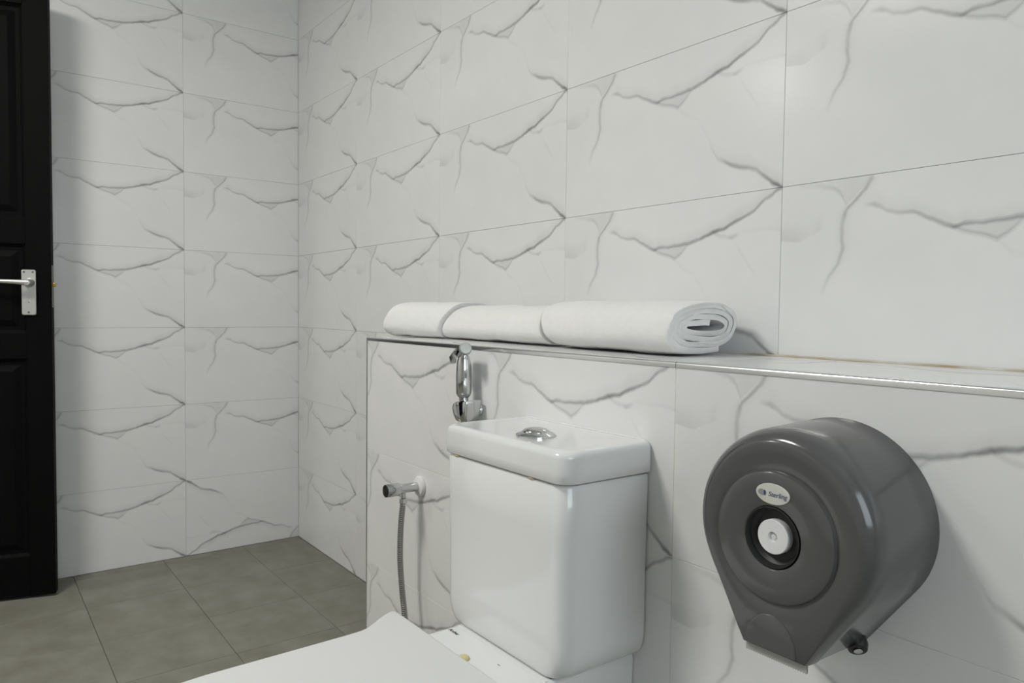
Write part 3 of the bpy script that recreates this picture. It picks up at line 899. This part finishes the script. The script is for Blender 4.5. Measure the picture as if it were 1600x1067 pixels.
# arched opening flap at the bottom of the front
al = []
for y, k in ((DD-0.006, 1.0), (DD+0.0008, 1.0), (DD+0.0018, 0.965)):
    L_ = [(DC.x-0.004+0.0330*k*math.cos(a), YW-y, DC.z-0.1385+0.0405*k*math.sin(a)) for a in [math.pi*i/28 for i in range(29)]]
    al.append(L_)
loft('paper_flap', al, MT['smoke'], disp, sharp=40)
# serrated tear edge below, and the rear lip
bm = bmesh.new()
nt_ = 26
top, bot = [], []
for i in range(nt_*2+1):
    x = DC.x-0.0395+0.079*i/(nt_*2)
    top.append((x, DC.z-0.1425)); bot.append((x, DC.z-(0.1522 if i % 2 else 0.1508)))
V_, F_ = [], []
for y in (YW-DD+0.006, YW-DD+0.0075):
    V_ += [(x, y, z) for x, z in top]+[(x, y, z) for x, z in bot]
m_ = nt_*2+1
for i in range(m_-1):
    F_.append((i, i+1, m_+i+1, m_+i)); F_.append((2*m_+i+1, 2*m_+i, 3*m_+i, 3*m_+i+1))
    F_.append((m_+i, m_+i+1, 3*m_+i+1, 3*m_+i)); F_.append((i+1, i, 2*m_+i, 2*m_+i+1))
mesh_obj('tear_edge', V_, F_, MT['clear_plastic'], disp)
# lock at the lower right
lk = align((2.620, YW-0.030, 0.5935), (0.55, -0.6, -0.58))
lock = lathe('lock', [(0.012, -0.012), (0.0125, 0.002), (0.0105, 0.008), (0.0065, 0.0085), (0.0065, 0.0078), (0, 0.0078)], MT['black'], disp, n=20, M=lk)
lathe('lock_cylinder', [(0.0050, 0.0079), (0.0050, 0.0100), (0, 0.0104)], MT['chrome'], lock, n=16, M=lk)

# ------------------------------------------------------------------ rolled towels
def towel(name, x0, x1, yc, a, b, turns, seed, label, zb=LT, tilt=0.0, skew0=0.0, skew1=0.0, lean=0.30, th=0.0098, bulge=0.0):
    n = int(44*turns)
    nx = 30
    cen = []
    for i in range(n+1):
        t = turns*i/n
        ang = math.radians(-62)-2*math.pi*t           # starts at the back bottom, runs to the front and up
        aa = a-0.0006-th/2-0.0113*t; bb = b-0.0006-th/2-0.0106*t
        aa = max(aa, 0.012); bb = max(bb, 0.0035)
        p = 2.5
        c, s = math.cos(ang), math.sin(ang)
        y = aa*math.copysign(abs(c)**(2/p), c); z = bb*math.copysign(abs(s)**(2/p), s)
        z += 0.0022*noise.noise(Vector((y*25+seed, t*1.7, seed*3.1)))*(1 if t > 0.6 else 0)
        cen.append((y, z))
    prof = []
    outer, inner = [], []
    for i, (y, z) in enumerate(cen):
        p, q = cen[max(0, i-1)], cen[min(n, i+1)]
        ty, tz = q[0]-p[0], q[1]-p[1]
        l = math.hypot(ty, tz) or 1
        ny, nz = tz/l, -ty/l
        outer.append((y+ny*th/2, z+nz*th/2)); inner.append((y-ny*th/2, z-nz*th/2))
    # rounded end of the sheet
    prof = outer+inner[::-1]
    loops = []
    xs_ = [0, 0.003, 0.009]+[0.02+(1-0.04)*k/(nx-6) for k in range(nx-5)]+[0.991, 0.997, 1.0]
    for k, fx in enumerate(xs_):
        f = fx
        e = min(f, 1-f)
        swell = 1.0+bulge*math.sin(math.pi*f)
        L_ = []
        for m2, (y, z) in enumerate(prof):
            s = 1.0
            if e < 0.012: s = 1-0.04*(1-e/0.012)**2
            yy, zz = y*s*swell, z*s*swell
            w = noise.noise(Vector((f*4.0+seed*7, y*14, z*14)))
            w2 = noise.noise(Vector((f*11.0+seed*5, y*30+9, z*30)))
            yy *= 1+0.03*w; zz *= 1+0.085*w+0.03*w2
            y3 = yy+lean*zz
            xx = x0+(x1-x0)*f + (skew0*(1-f)+skew1*f)*(zz/b) + 0.004*noise.noise(Vector((y*40, z*40, seed+f*0.3)))*(1 if e < 0.2 else 0)
            zz = max(zz, -b+0.0005)
            L_.append((xx, min(-0.0045, yc+y3+tilt*(f-0.5)*(x1-x0)), zb+b+zz+0.0004))
        loops.append(L_)
    o = loft(name, loops, MT['towel'], None, sharp=70)
    return tag(o, label, 'towel', 'rolled white towels on the ledge')
towel('rolled_towel', 1.872, 2.236, -0.1085, 0.0990, 0.0505, 3.6, 1.3, 'large rolled white towel nearest the camera, spiral end showing', skew0=-0.022, skew1=0.004, tilt=-0.06, bulge=0.05, lean=0.22)
towel('rolled_towel', 1.453, 1.858, -0.100, 0.0780, 0.0470, 3.4, 4.7, 'rolled white towel in the middle of the three', skew0=0.030, skew1=-0.012, tilt=-0.05)
towel('rolled_towel', 1.246, 1.443, -0.124, 0.0790, 0.0510, 3.4, 8.9, 'rolled white towel at the door end of the ledge', skew0=0.014, skew1=0.026, tilt=0.30)
